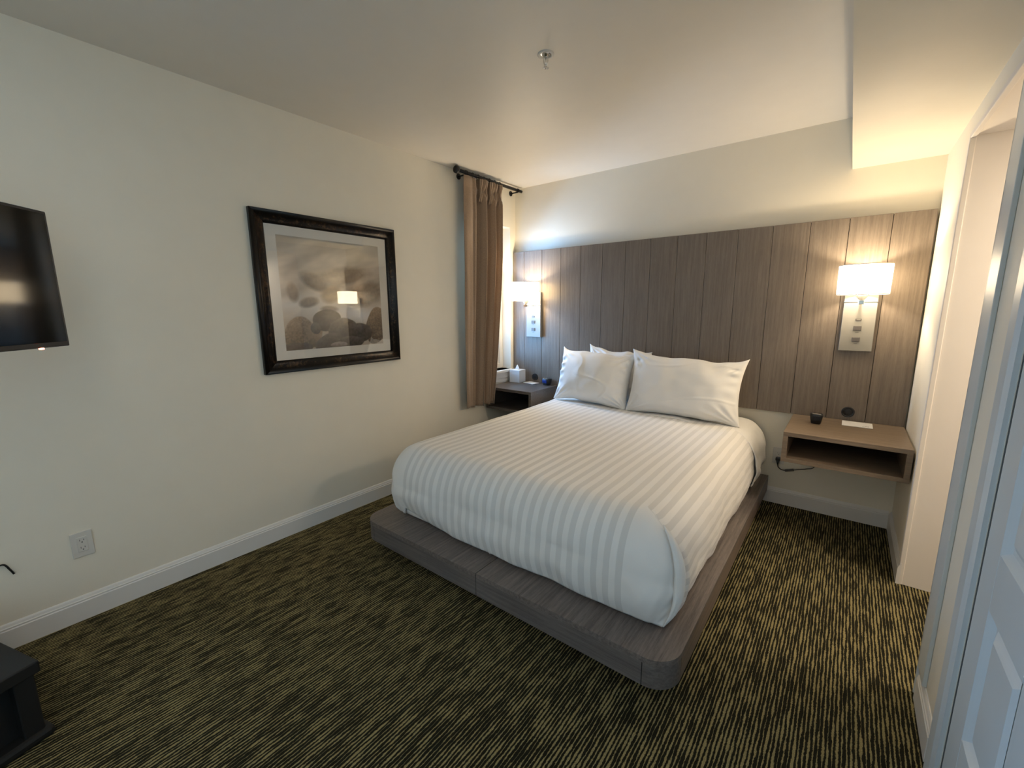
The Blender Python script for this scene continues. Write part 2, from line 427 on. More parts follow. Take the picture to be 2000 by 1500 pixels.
# mattress
def soft_box(x0, x1, y0, y1, z0, z1, r, seg=6):
    bm = bmesh.new(); box(bm, x0, x1, y0, y1, z0, z1); bmesh.ops.bevel(bm, geom=list(bm.edges), offset=r, segments=seg, affect='EDGES', profile=.5)
    bmesh.ops.recalc_face_normals(bm, faces=bm.faces); return bm
m_ = link('mattress', soft_box(-.755, .755, -.950, .97, 0, .355, .05), COTTON, None, True)
m_.location = (BX, -1.0, PZT+.0005)
tag(m_, 'white queen mattress on the platform, a corner showing under the cover at the foot', 'mattress')

# cover draped over the mattress
TOP = .598
def sqr(a): return (abs(math.cos(a))**2.7+abs(math.sin(a))**2.7)**(-1/2.7)
def mitre(k): return .50-.17*math.sin(PI*min(1, k))**.9
def drape(name, y_foot, y_head, flat_w, flat_y, grow, hem, mat_, nu=230, nv=230, foot=True, wr=1.0):
    """sheet param (u across, v along): flat top, quarter ellipse edge, hanging side."""
    rh, rv = .165+grow, .205
    arc = .29; side = PZT+hem
    drop_len = (TOP-rv)-side
    Ltot = arc+drop_len
    bm = bmesh.new(); uvl = bm.loops.layers.uv.new('UVMap'); data = {}
    us = [(-(flat_w+Ltot))+(2*(flat_w+Ltot))*i/nu for i in range(nu+1)]
    vfar = (flat_y+Ltot) if foot else flat_y
    vs = [vfar*j/nv for j in range(nv+1)]
    def prof(dist, lift=0):
        if dist <= 0: return 0, 0
        if dist < arc:
            t = dist/arc*PI/2; return rh*math.sin(t), rv*(1-math.cos(t))
        k = (dist-arc)/drop_len
        return rh+.012*math.sin(min(k, 1)*PI)-.022*k*k, rv+(drop_len-lift)*k
    grid = []
    for v in vs:
        row = []
        for u in us:
            du = max(0, abs(u)-flat_w); dv = max(0, v-flat_y) if foot else 0
            sx = 1 if u > 0 else -1
            if du > 0 and dv > 0:
                ang = math.atan2(dv, du)
                dist = max(du, dv)          # keeps hem level round the corner
                rr = dist
            else:
                ang = PI/2 if dv > 0 else 0; dist = max(du, dv)
            lift = 0; onfoot = False
            if foot and sx < 0 and dv > 0: lift = .050*math.exp(-((u+flat_w-.02)/.17)**2)
            if foot and sx < 0 and du > 0: lift = .050*math.exp(-((v-flat_y-.15)/.3)**2)
            lift += wr*.010*(nz(u, v, 3, 3.0)+.3)
            o_, dz = prof(dist, lift)
            # folds hang out a little with noise
            k = min(1, dist/(arc*1.2)) if dist > 0 else 0
            o_ += wr*k*(.016*nz(u*1.0, v*1.0, 1.7, 4.2)+.007*nz(u, v, 5.1, 11))
            if du > 0 and dv > 0:              # mitre sits nearer the foot side than the long side
                t_ = ang/(PI/2); mt = mitre(dist/Ltot); onfoot = t_ > .5
                t_ = t_*2*mt if t_ < .5 else mt+(t_-.5)*2*(1-mt)
                ang = t_*PI/2
            if du > 0 and dv > 0: o_ *= sqr(ang)
            if du > 0 and dv > 0: x = sx*(flat_w+o_*math.cos(ang)); yy = flat_y+o_*math.sin(ang)
            elif dv > 0: x = u; yy = v+0; yy = flat_y+o_
            else: x = sx*(flat_w+o_) if du > 0 else u; yy = v
            z = TOP-dz
            z += wr*(1-k)*(.006*nz(u, v, 0, 2.2)+.0022*nz(u, v, 9, 7))
            cr = 1-((abs(u)/flat_w)**2 if abs(u) < flat_w else 1); z += .006*max(0, cr)
            # vertical seam on the foot panel
            if foot and dv > .02 and abs(u+.03) < .009: yy += .006
            row.append(bm.verts.new((x, -(yy)+y_head, z))); data[(len(grid), len(row)-1)] = (.648*sx if onfoot else u, v)
        grid.append(row)
    for j in range(nv):
        for i in range(nu):
            f = bm.faces.new((grid[j][i], grid[j][i+1], grid[j+1][i+1], grid[j+1][i])); f.smooth = True
            for lp, (jj, ii) in zip(f.loops, ((j, i), (j, i+1), (j+1, i+1), (j+1, i))): lp[uvl].uv = data[(jj, ii)]
    bmesh.ops.recalc_face_normals(bm, faces=bm.faces)
    o = link(name, bm, mat_, None, True); o.location = (BX, 0, 0)
    if foot:      # rolled edge of the tucked corner
        fb = bmesh.new(); rows = []; n = 30
        for i in range(n+1):
            k = i/n; d_ = .10+(Ltot-.105)*k; am = mitre(d_/Ltot)*PI/2; sq = sqr(am)
            o_, dz = prof(d_, 0); kk = min(1, d_/(arc*1.2)); wd = .004+.040*math.sin(PI*min(1, k*1.02))**.8; row = []
            for j in range(9):
                tt = -1+2*j/8; bulge = .013*(1-tt*tt)**.5*math.sin(PI*min(1, .08+k*.9))+.004+.003*nz(k*4, tt, 2, 2)
                aa = am+tt*wd/(2*max(.05, o_))
                rr_ = o_*sq+.016*nz((flat_w+d_), flat_y+d_, 1.7, 4.2)*kk+bulge+.004
                row.append(fb.verts.new((flat_w+rr_*math.cos(aa), y_head-(flat_y+rr_*math.sin(aa)), TOP-dz+.004*(1-kk))))
            rows.append(row)
        for p_, q_ in zip(rows, rows[1:]):
            for j in range(8): fb.faces.new((p_[j], p_[j+1], q_[j+1], q_[j]))
        bmesh.ops.recalc_face_normals(fb, faces=fb.faces)
        cf = link('corner_fold', fb, COTTON, o, True); cf.modifiers.new('s', 'SOLIDIFY').thickness = .004
    sm = o.modifiers.new('s', 'SOLIDIFY'); sm.thickness = .008; sm.offset = -1
    return o
cv = drape('bed_cover', 0, -.34, .662, 1.83-.34-.01, 0, .012, STRIPE)
tag(cv, 'white bed cover with woven tone stripes, tucked at the foot corners', 'bedding')
sh = drape('bed_sheet', 0, -.04, .664, .40, .012, .03, COTTON, 150, 50, foot=False, wr=3.2)
tag(sh, 'plain white rumpled sheet at the head of the bed under the pillows', 'bedding')

# pillows
def pillow(name, w, h, t, seed, loc, tilt, rz, label, rollz=0, nu=120, nv=84, ear=(0, 0, .75, .45)):
    bm = bmesh.new(); front = []; back = []
    def ridge(x, y, z, s_): return (1-abs(nz(x, y, z, s_))*2.2)**3
    for j in range(nv+1):
        fr, bk = [], []
        for i in range(nu+1):
            a = -1+2*i/nu; b = -1+2*j/nv
            aa, ab = abs(a), abs(b)
            x = a*w/2*(1-.075*(1-b*b)*aa**2); z = b*h/2*(1-.09*(1-aa**2.4)*ab**2)
            # drawn out corners
            e_ = ear[(0 if a < 0 else 1)+(0 if b < 0 else 2)]; ck = (aa*ab)**7*e_
            x += math.copysign(.012*ck, a); z += math.copysign(.030*ck, b)
            e = max(0, (1-aa**2.7))**.60*max(0, (1-ab**2.5))**.60
            th = t/2*e
            edge = min(1, e*2.6)
            n1 = .020*nz(x+seed, z, seed, 3.2)+.007*nz(x-seed, z, seed*2, 11)
            # creases radiating from the corners and the side seams
            rx = (1-aa); rz_ = (1-ab)
            phi = math.atan2(rz_+.02, rx+.02)
            rad = math.hypot(rx, rz_)
            cor = .011*math.sin(phi*17+seed*3+2.5*nz(x, z, seed, 4))*math.exp(-((rad-.35)/.26)**2)*(.3+.9*abs(nz(x, z, seed+3, 3)))
            gat = .009*math.sin(z*85+seed+3*nz(x, z, seed, 5))*math.exp(-((rx-.13)/.10)**2)*min(1, rz_*3)*(.3+1.2*max(0, nz(z, seed, 0, 4)+.3))
            cr = .010*max(0, ridge(x*.7+z*.5+seed, z*1.6-x*.4, seed, 3.1)-.55)
            y = -(th+edge*(n1+cor+gat+cr)); yb = th+edge*n1*.5
            zz = z-.022*(1-a*a*.3)*max(0, b)*(.5+nz(a*1.3, seed, 1, 1.3))+.010*nz(a*2.5, seed, 1, 1.5)*ab
            if b < -.2: zz += .018*(-b-.2)*(1-aa**4)*.3
            fr.append(bm.verts.new((x, y+.012*nz(x, z, seed*5, 3), zz)))
            if i in (0, nu) or j in (0, nv): bk.append(fr[-1])
            else: bk.append(bm.verts.new((x, yb, zz)))
        front.append(fr); back.append(bk)
    for j in range(nv):
        for i in range(nu):
            for g, flip in ((front, 0), (back, 1)):
                q4 = [g[j][i], g[j][i+1], g[j+1][i+1], g[j+1][i]]
                if flip: q4 = q4[::-1]
                f = bm.faces.new(q4); f.smooth = True
    bmesh.ops.recalc_face_normals(bm, faces=bm.faces)
    o = link(name, bm, COTTON, None, True); o.location = loc; o.rotation_euler = (tilt, rollz, rz)
    tag(o, label, 'pillow', 'white pillows at the head of the bed')
    return o
R_ = math.radians
pillow('pillow', .66, .45, .23, 1.3, (1.005, -.300, .812), R_(-17), R_(-3), 'smaller-looking front white pillow, beside the alarm clock by the window', R_(1.5))
pillow('pillow', .77, .45, .24, 4.1, (1.705, -.315, .808), R_(-17), R_(2), 'front white pillow on the side of the bed nearer the bare hall opening', R_(.5))
pillow('pillow', .53, .44, .10, 8.2, (1.125, -.120, .818), R_(-6), R_(0), 'white pillow tucked behind the front pillow on the window side, only its top edge showing', R_(3), ear=(0, 0, .6, 0))

# ------------------------------------------------------------------ nightstands (wall hung open boxes)
def nightstand(name, x0, x1, yf, m, label, h=.175):
    z1 = .658; z0 = z1-h; t = .024
    e = tag(empty(name, ((x0+x1)/2, 0, z0)), label, 'nightstand', 'wall-hung nightstands')
    hw = (x1-x0)/2
    link('top_board', B(-hw, hw, yf, -.002, h-t, h, bev=.001, seg=1), m, e)
    link('bottom_board', B(-hw, hw, yf, -.002, 0, t, bev=.001, seg=1), m, e)
    link('side_board', B(-hw, -hw+t, yf, -.002, t, h-t), m, e); link('side_board', B(hw-t, hw, yf, -.002, t, h-t), m, e)
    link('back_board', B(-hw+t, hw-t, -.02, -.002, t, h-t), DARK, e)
    return e
nightstand('nightstand', 2.347, 2.897, -.565, NSW, 'brown wood open nightstand fixed under the wall lamp beside the hall opening')
nightstand('nightstand', .020, .520, -.475, NSL, 'grey-brown nightstand in the window corner holding the tissue box', .20)

# ------------------------------------------------------------------ wall lamps
def wall_lamp(cx, label):
    e = tag(empty('wall_lamp', (cx, PY, 1.093)), label, 'lamp', 'wall lamps on the headboard panel')
    PHT = .407; cz = .410       # plate height; shade mid height
    link('back_plate', B(-.079, .079, -.028, -.0005, 0, PHT, bev=.002, seg=1), NICKEL, e)
    bm = bmesh.new(); box(bm, -.079, .079, -.0305, -.0275, .286, .292, .001, 1); link('trim_bar', bm, CHROME, e)
    bm = bmesh.new(); box(bm, -.014, .014, -.031, -.027, .180, .193, .001, 1); u_ = link('usb_port', bm, SWITCH, e)
    link('port_slot', B(-.009, .009, -.0325, -.0305, .184, .189), NICKEL, u_)
    for z, tz in ((.124, .110), (.057, .043)):
        bm = bmesh.new(); box(bm, -.020-.0, .018, -.033, -.027, z-.0, z+.026, .0015, 1); s = link('rocker_switch', bm, SWITCH, e)
        link('switch_caption', B(-.009, .008, -.0290, -.0278, tz+.001, tz+.004), INK, s)
    # arm and holder
    sy = -.150
    bm = bmesh.new(); cyl(bm, (0, -.028, .289), (0, sy, .289), .006, n=14); a = link('lamp_arm', bm, CHROME, e)
    bm = bmesh.new(); box(bm, -.013, .013, sy-.013, sy+.013, .276, .300, .002, 1); link('arm_joint', bm, CHROME, a)
    bm = bmesh.new()
    for s in (-1, 1):
        tube(bm, [(s*.004, sy, .300), (s*.014, sy, .308), (s*.026, sy, .325), (s*.030, sy, .345)], .0035, 8, 5)
    lathe(bm, [(.012, .300), (.019, .315), (.022, .345), (.018, .345), (.010, .305)], (0, sy, 0), 20)
    link('lamp_holder', bm, NICKEL, a)
    # drum shade
    r0, r1, z0, z1 = .1185, .1205, .330, .490
    bm = bmesh.new(); lathe(bm, [(r0, z0), (r1, z1), (r1-.0025, z1), (r0-.0025, z0), (r0, z0)], (0, sy, 0), 56)
    sh_ = link('lamp_shade', bm, SHADE, e)
    for z, r in ((z0, r0), (z1, r1)):
        bm = bmesh.new(); lathe(bm, [(r+.0006, z-.0005), (r+.0006, z+.004), (r-.003, z+.004), (r-.003, z-.0005), (r+.0006, z-.0005)], (0, sy, 0), 56)
        link('shade_rim', bm, PAPER, sh_)
    bm = bmesh.new()
    for k in range(3):
        t = 2*PI*k/3+.5; cyl(bm, (0, sy, z0+.018), (r0*math.cos(t)*.98, sy+r0*math.sin(t)*.98, z0+.012), .0016, n=6)
    link('shade_spider', bm, CHROME, sh_)
    bm = bmesh.new(); bmesh.ops.create_icosphere(bm, subdivisions=2, radius=.022, matrix=Matrix.Translation((0, sy, .395)))
    cyl(bm, (0, sy, .345), (0, sy, .380), .012, n=12)
    bl = link('bulb', bm, BULB, e, True)
    l = bpy.data.lights.new('bulb_light', 'POINT'); l.energy = LAMP_W; l.color = LAMPC; l.shadow_soft_size = .026
    lo = bpy.data.objects.new('bulb_light', l); COL.objects.link(lo); lo.parent = e; lo.location = (0, sy, .405+.018)
    bl.visible_shadow = True
    return e
BULB = glass_mat('bulb_glass', .5)
wall_lamp(2.621, 'lit wall lamp with white drum shade above the nightstand with the black round clock')
wall_lamp(.262, 'lit wall lamp with white drum shade in the window corner above the tissue box')

# round black grommets in the panel
for cx, lb in ((2.629, 'round black cable grommet in the panel above the nightstand beside the hall opening'), (.264, 'round black cable grommet in the panel beside the tissue box')):
    e = tag(empty('cable_grommet', (cx, PY, .711)), lb, 'grommet', 'black grommets in the headboard panel')
    bm = bmesh.new(); lathe(bm, [(0, -.003), (.024, -.003), (.0245, -.006), (.031, -.007), (.033, -.003), (.033, 0)], (0, 0, 0), 32, 'y'); link('rim', bm, BLACK, e)
    bm = bmesh.new(); lathe(bm, [(0, -.0055), (.010, -.0055), (.022, -.0045), (.0235, -.003)], (0, 0, 0), 32, 'y'); link('cap', bm, BLACKM, e)

# ------------------------------------------------------------------ things on the nightstands
NT = .6585
def clock(loc, rz, side, label, sc_=1):
    e = tag(empty('alarm_clock', loc, rz), label, 'clock', 'small black alarm clocks'); e.scale = (sc_, sc_, 1)
    bm = bmesh.new(); prof = [(0, 0), (.026, 0), (.031, .004), (.036, .025), (.040, .050), (.039, .058), (.034, .0605), (0, .0605)]
    n = 36; rings = []
    for r, h in prof:
        ring = []
        for i in range(n):
            t = 2*PI*i/n; c, s = math.cos(t), math.sin(t)
            k = (abs(c)**4+abs(s)**4)**(-.25)       # squared round
            ring.append(bm.verts.new((r*k*c*1.0, r*k*s*.86, h)))
        rings.append(ring)
    for a, b in zip(rings, rings[1:]):
        for i in range(n):
            f = bm.faces.new((a[i], a[(i+1) % n], b[(i+1) % n], b[i])); f.smooth = True
    bmesh.ops.remove_doubles(bm, verts=bm.verts, dist=1e-6); bmesh.ops.recalc_face_normals(bm, faces=bm.faces)
    link('clock_body', bm, BLACK, e)
    bm = bmesh.new(); box(bm, -.026, .026, -.0375, -.033, .022, .050, .003, 2); f_ = link('clock_face', bm, side, e)
    bm = bmesh.new(); box(bm, -.026, .026, -.024, .006, .0600, .0630, .0010, 1); link('top_button', bm, CHROME, e)
    for sx in (-.013, .013): link('side_button', B(sx-.004, sx+.004, .016, .022, .0605, .0620), BLACKM, e)
    return e
clock((2.480, -.245, NT), R_(3), BLACKM, 'small black alarm clock with a shiny top button beside the white card', .82)
clock((.430, -.092, NT), R_(-8), BLUEG, 'small black alarm clock with a blue-lit face beside the pillow by the window')
e = tag(empty('message_card', (2.678, -.140, NT), R_(0)), 'white message card with grey print on the nightstand beside the hall opening', 'card')
link('card', B(-.072, .072, -.066, .066, .0005, .0025), PAPER, e)
for i, (a, b) in enumerate(((.024, .030), (.031, .034), (.036, .045), (.0465, .049), (.050, .054))):
    link('print_mark', B(a, b, -.037+.001*(i % 2), -.030, .0025, .0027), INK, e)
e = tag(empty('note_pad', (.255, -.095, NT), R_(-10)), 'white note pad lying between the tissue box and the clock by the window', 'notepad')
link('pages', B(-.062, .062, -.045, .045, .0005, .004), PAPER, e)
# tissue box
e = tag(empty('tissue_box', (.100, -.105, NT), R_(5)), 'white cube tissue box with a tissue pulled up, in the window corner', 'tissue box')
hx = .056
bm = bmesh.new(); box(bm, -hx, hx, -hx, hx, 0, .118, .002, 2); link('carton', bm, TISSUE, e)
bm = bmesh.new(); lathe(bm, [(0, .1183), (.034, .1183), (.034, .1186), (0, .1186)], (0, 0, 0), 28); link('opening_film', bm, PAPER, e)
bm = bmesh.new(); n = 20
base = [bm.verts.new((.026*math.cos(2*PI*i/n), .010*math.sin(2*PI*i/n), .118)) for i in range(n)]
mid = [bm.verts.new((.016*math.cos(2*PI*i/n)*(1+.3*math.sin(5*i)), .007*math.sin(2*PI*i/n)*(1+.4*math.cos(4*i)), .140)) for i in range(n)]
tip = [bm.verts.new((-.002+.003*math.cos(2*PI*i/n), .002*math.sin(2*PI*i/n), .163)) for i in range(n)]
for a, b in ((base, mid), (mid, tip)):
    for i in range(n): bm.faces.new((a[i], a[(i+1) % n], b[(i+1) % n], b[i]))
bm.faces.new(tip); link('tissue', bm, PAPER, e)

# ------------------------------------------------------------------ outlets and cords
def outlet(loc, face, label, w=.070, h=.115, grp='wall outlets'):
    e = tag(empty('wall_outlet', loc, face), label, 'outlet', grp)   # local -y points into the room
    bm = bmesh.new(); box(bm, -w/2, w/2, -.006, -.0004, -h/2, h/2, .002, 2); link('cover_plate', bm, PLASTIC, e)
    bm = bmesh.new(); box(bm, -.0168, .0168, -.0078, -.005, -.0335, .0335, .001, 1); s = link('socket_insert', bm, PLASTIC, e)
    for cz in (-.017, .017):
        bm = bmesh.new()
        box(bm, -.0075, -.0058, -.0083, -.0077, cz-.001, cz+.007); box(bm, .0052, .0072, -.0083, -.0077, cz, cz+.007)
        cyl(bm, (0, -.0083, cz-.0065), (0, -.0077, cz-.0065), .0026, n=10)
        link('socket_slots', bm, INK, s)
    for cz in (-.048, .048):
        bm = bmesh.new(); cyl(bm, (0, -.0070, cz), (0, -.0058, cz), .0028, n=10); link('plate_screw', bm, PLASTIC, e)
    return e
outlet((0, -3.166, .347), PI/2, 'double wall outlet low on the long bare wall below the television')
outlet((2.287, 0, .343), 0, 'double wall outlet between bed and nightstand with a black plug in it')
c = tag(empty('power_cord', (2.287, 0, .325)), 'black power cord plugged in beside the bed and running under the nightstand', 'cord')
bm = bmesh.new(); box(bm, -.013, .013, -.040, -.0085, -.010, .012, .004, 2); cyl(bm, (0, -.028, -.008), (.002, -.028, -.040), .010, .004, n=12); link('plug', bm, BLACK, c)
bm = bmesh.new(); tube(bm, [(.002, -.028, -.036), (.006, -.026, -.055), (.025, -.02, -.072), (.05, -.018, -.074)], .0032, 8, 8)
tube(bm, [(.095, -.018, -.060), (.13, -.018, -.048), (.165, -.02, -.036), (.205, -.02, -.015), (.215, -.012, .05), (.215, -.012, .155)], .0032, 8, 8); link('cable', bm, BLACK, c)
bm = bmesh.new(); cyl(bm, (.048, -.018, -.075), (.097, -.018, -.059), .0085, n=14); link('cord_adapter', bm, SWITCH, c)
bm = bmesh.new(); tube(bm, [(.012, -3.62, .55), (.012, -3.50, .43), (.012, -3.415, .372), (.010, -3.390, .362), (.009, -3.378, .335), (.008, -3.370, .312)], .0035, 8, 8)
o = link('power_cord', bm, BLACK); tag(o, 'short dark cord end on the long bare wall left of the low wall outlet', 'cord')

# ------------------------------------------------------------------ sprinkler
e = tag(empty('fire_sprinkler', (1.425, -1.642, H)), 'chrome pendant fire sprinkler in a white ring on the ceiling', 'sprinkler')
bm = bmesh.new(); lathe(bm, [(.036, 0), (.036, -.003), (.030, -.005), (.024, -.004), (.024, 0)], (0, 0, 0), 36); link('ceiling_ring', bm, PLASTIC, e)
bm = bmesh.new(); lathe(bm, [(.024, -.001), (.020, -.0015), (.012, -.002), (.011, -.012), (0, -.012)], (0, 0, 0), 28); link('cup', bm, CHROME, e)
bm = bmesh.new()
for s in (-1, 1): tube(bm, [(s*.008, 0, -.010), (s*.011, 0, -.020), (s*.009, 0, -.034), (s*.003, 0, -.045)], .0022, 8, 5)
cyl(bm, (0, 0, -.012), (0, 0, -.044), .0022, n=10); cyl(bm, (0, 0, -.043), (0, 0, -.049), .005, n=12); link('sprinkler_frame', bm, CHROME, e)
bm = bmesh.new(); n = 12
ctr = bm.verts.new((0, 0, -.050)); ring = []
for i in range(n*2):
    t = PI*i/n; r = .0145 if i % 2 == 0 else .009; ring.append(bm.verts.new((r*math.cos(t), r*math.sin(t), -.0525)))
for i in range(n*2): bm.faces.new((ctr, ring[i], ring[(i+1) % (2*n)]))
f = link('deflector', bm, CHROME, e); f.modifiers.new('s', 'SOLIDIFY').thickness = .001

# ------------------------------------------------------------------ curtain and rod
RXX, RZZ = .085, 2.408
e = tag(empty('curtain_rod', (RXX, -.40, RZZ)), 'black metal curtain rod with round end knobs above the window', 'curtain rod')
bm = bmesh.new(); cyl(bm, (0, -.425, 0), (0, .385, 0), .0125, n=20); link('rod', bm, BLACKM, e)
bm = bmesh.new(); lathe(bm, [(0, -.470), (.018, -.468), (.027, -.460), (.0285, -.447), (.024, -.434), (.014, -.428), (.0125, -.424)], (0, 0, 0), 24, 'y'); link('end_knob', bm, BLACKM, e)
for by in (-.345, .330):
    bm = bmesh.new(); cyl(bm, (-RXX+.0005, by, -.014), (-RXX+.006, by, -.014), .022, n=24); cyl(bm, (-RXX+.004, by, -.014), (.0, by, -.014), .006, n=12)
    lathe(bm, [(.0165, -.008), (.0165, .008), (.0125, .008), (.0125, -.008), (.0165, -.008)], (0, by, 0), 20, 'y'); link('wall_bracket', bm, BLACKM, e)
c = tag(empty('curtain', (RXX, -.55, 0)), 'brown pinch-pleated curtain hanging beside the window in the corner', 'curtain')
bm = bmesh.new(); nu, nv = 260, 70; g = []
def cw(s, k):     # fold wave, s 0..1 across, k 0 top .. 1 bottom
    # flat lead edge then folds
    fold = max(0, min(1, (s-.22)/.12))
    ph = 2*PI*(s*4.7+.10*math.sin(2*PI*s))
    a = .054*fold*(.75+.25*k)
    prof = math.copysign(abs(math.sin(ph))**.7, math.sin(ph))
    return a*prof + .010*(1-fold)*math.sin(s*14+.3)
for j in range(nv+1):
    k = j/nv; z = 2.388-(2.388-.52)*k
    yl = -.775-.030*math.sin(min(1, k*1.0)*PI*.5)+.02*max(0, k-.7); yr = -.305-.0*k-.165*max(0, (k-.30)/.70)**1.25
    row = []
    pinch = math.exp(-((z-2.30)/.035)**2)
    for i in range(nu+1):
        s = i/nu
        xw = cw(s, k)
        x = xw*(1-.75*pinch)+.004*math.sin(s*40)*k
        ph = 2*PI*(s*4.7+.10*math.sin(2*PI*s))
        fold = max(0, min(1, (s-.22)/.12))
        y = yl+(yr-yl)*s+.012*fold*math.sin(2*ph)*(.4+.6*k)-.012*fold*math.cos(ph)*pinch
        zz = z+(.006*math.cos(ph)*fold if j == 0 else 0)+(.008*nz(s, 0, 0, 5) if j == nv else 0)
        x += .006*nz(s*3, k*2, 1, 2)
        row.append(bm.verts.new((x, y+.55, zz)))
    g.append(row)
for j in range(nv):
    for i in range(nu):
        f = bm.faces.new((g[j][i], g[j+1][i], g[j+1][i+1], g[j][i+1])); f.smooth = True
bmesh.ops.recalc_face_normals(bm, faces=bm.faces)
o = link('drape', bm, CURT, c, True); o.modifiers.new('s', 'SOLIDIFY').thickness = .003
# pinch pleats (bunched tucks) and hooks/rings
for i in range(5):
    y = -.60+.062*i
    bm = bmesh.new()
    for dx, dy in ((.030, -.009), (.036, .0), (.030, .009)):
        tube(bm, [(dx+.002, y+.55+dy*1.6, 2.386), (dx-.004, y+.55+dy*1.1, 2.345), (dx-.014, y+.55+dy*.3, 2.303), (dx-.006, y+.55+dy*.9, 2.262), (dx-.020, y+.55+dy*1.3, 2.215)], .0065, 8, 5)
    link('pinch_pleat', bm, CURT, c, True)
for i in range(7):
    y = -.74+.068*i
    bm = bmesh.new(); 
    lathe(bm, [(.0195, -.0015), (.0195, .0015), (.0165, .0015), (.0165, -.0015), (.0195, -.0015)], (0, y+.55, RZZ-.003), 18, 'y'); link('curtain_ring', bm, BLACKM, c)

# ------------------------------------------------------------------ framed picture (flat print painted per vertex)
PYc, PZc = -1.880, 1.448
pic = tag(empty('framed_picture', (0, PYc, PZc)), 'framed print of rounded rocks in milky water, dark bronze frame', 'picture')
PHW, PHH, FWD = .463, .450, .072
def fr_mat():
    m = mat('bronze_frame', (.03, .02, .013), .35, .3); q = N(m)
    a = q.noise(q.coords((1, 1, 1)), 55, 4, .7); b = q.noise(q.coords((1, 1, 1)), 9, 2)
    s = q.math('ADD', q.math('MULTIPLY', a, .75), q.math('MULTIPLY', b, .25))
    at = q.n('Attribute'); at.attribute_name = 'mid'
    c1 = q.ramp(s, [(.50, (.012, .009, .007)), (.66, (.15, .085, .045))])
    mx = q.n('MixRGB'); mx.inputs[1].default_value = (.010, .008, .007, 1); q.l(at.outputs['Fac'], mx.inputs[0]); q.l(c1, mx.inputs[2])
    q.l(mx.outputs[0], q.b.inputs['Base Color']); q.bump(a, .25, .001); return m
FRM = fr_mat()
# moulding profile (inset from outer edge, depth from wall)
MP = [(0, .001), (0, .026), (.006, .032), (.018, .034), (.026, .029), (.034, .025), (.046, .023), (.056, .026), (.062, .026), (FWD, .014), (FWD, .010)]
MID = [0, 0, 0, 0, .2, .8, 1, .9, .4, 0, 0]
corner = [(-1, -1), (1, -1), (1, 1), (-1, 1)]
for s_ in range(4):
    bm = bmesh.new(); la = bm.verts.layers.float.new('mid'); A = []; C = []
    a, b = corner[s_], corner[(s_+1) % 4]
    for (ins, dep), md in zip(MP, MID):
        for L, cc in ((A, a), (C, b)):
            v = bm.verts.new((dep, cc[0]*(PHW-ins), cc[1]*(PHH-ins))); v[la] = md; L.append(v)
    for i in range(len(MP)-1): f = bm.faces.new((A[i], A[i+1], C[i+1], C[i])); f.smooth = True
    bm.faces.new((A[0], C[0], C[-1], A[-1]))
    bm.faces.new(A); bm.faces.new(C[::-1])
    bmesh.ops.recalc_face_normals(bm, faces=bm.faces); link('frame_side', bm, FRM, pic)
MATB = mat('mat_board', (.88, .86, .79), .8)
link('mat_board', B(.002, .011, -PHW+FWD-.004, PHW-FWD+.004, -PHH+FWD-.004, PHH-FWD+.004), MATB, pic)
ART = bpy.data.materials.new('rock_print'); ART.use_nodes = True; q = N(ART); at = q.n('Attribute'); at.attribute_name = 'print'
q.l(at.outputs['Color'], q.b.inputs['Base Color']); q.b.inputs['Roughness'].default_value = .6
AW, AH = .332, .325
nu, nv = 190, 186
rocks = [  # cx, cy, rx, ry, rot, shade   (0..1, y up), painted back to front
    (.30, .62, .16, .085, -.5, .30), (.82, .52, .26, .14, .25, .26), (.60, .68, .34, .10, .15, .30),
    (.24, .43, .11, .055, .2, .33), (.46, .50, .12, .09, .3, .36), (.10, .52, .06, .10, .2, .38), (.43, .365, .10, .04, 0, .26), (.14, .13, .15, .17, .1, .30), (.27, .13, .07, .12, -.2, .34),
    (.93, .19, .12, .20, -.2, .30), (.40, .26, .145, .105, .1, .14), (.28, .19, .05, .055, .2, .17), (.57, .15, .17, .135, -.1, .155), (.74, .13, .14, .095, -.1, .15),
    (.40, .055, .15, .075, .35, .17), (.62, .04, .16, .06, 0, .16), (.50, .02, .09, .03, 0, .34), (.10, .02, .14, .05, 0, .13)]
def art(u, v):
    f1 = noise.noise(Vector((u*3.0, v*9-u*4, .3))); f2 = noise.noise(Vector((u*11, v*26-u*9, 2.1))); f3 = noise.noise(Vector((u*45, v*45, 7)))
    t = .46+.10*v+.13*f1+.05*f2
    base = Vector((t*1.03, t*.96, t*.86))
    milk = max(0, 1-abs(v-(.42-.14*u+.05*f1))/.16); base = base.lerp(Vector((.66, .655, .64)), milk*.75)
    milk2 = max(0, 1-abs(v-(.30-.25*(u-.75)))/.11)*(1 if u > .6 else max(0, 1-(.6-u)*6)); base = base.lerp(Vector((.62, .63, .65)), milk2*.7)
    top = max(0, (v-.80)/.2); base = base.lerp(Vector((.40, .39, .36)), top*.6)
    for i, (cx, cy, rx, ry, ro, sh) in enumerate(rocks):
        dx, dy = u-cx, v-cy; c, s = math.cos(ro), math.sin(ro)
        a = (dx*c+dy*s)/rx; b = (-dx*s+dy*c)/ry; d = math.hypot(a, b)+.10*noise.noise(Vector((u*8, v*8, i*3.1)))
        soft = .05 if i > 6 else .38
        k = max(0, min(1, (1-d)/soft))
        if k <= 0: continue
        k *= 1 if i > 6 else .72
        litk = max(0, min(1, .5+.5*b))
        tone = sh*(.45+.75*litk)+.05*f3+.05*f2
        tint = Vector((1.10, .93, .74)) if i in (0, 1, 2, 3, 4, 5, 7, 8, 9) else Vector((1.05, .96, .92))
        if i in (7, 9): tone += .09*noise.noise(Vector((u*70, v*70, 4)))
        base = base.lerp(tint*max(.03, tone), k)
    return base
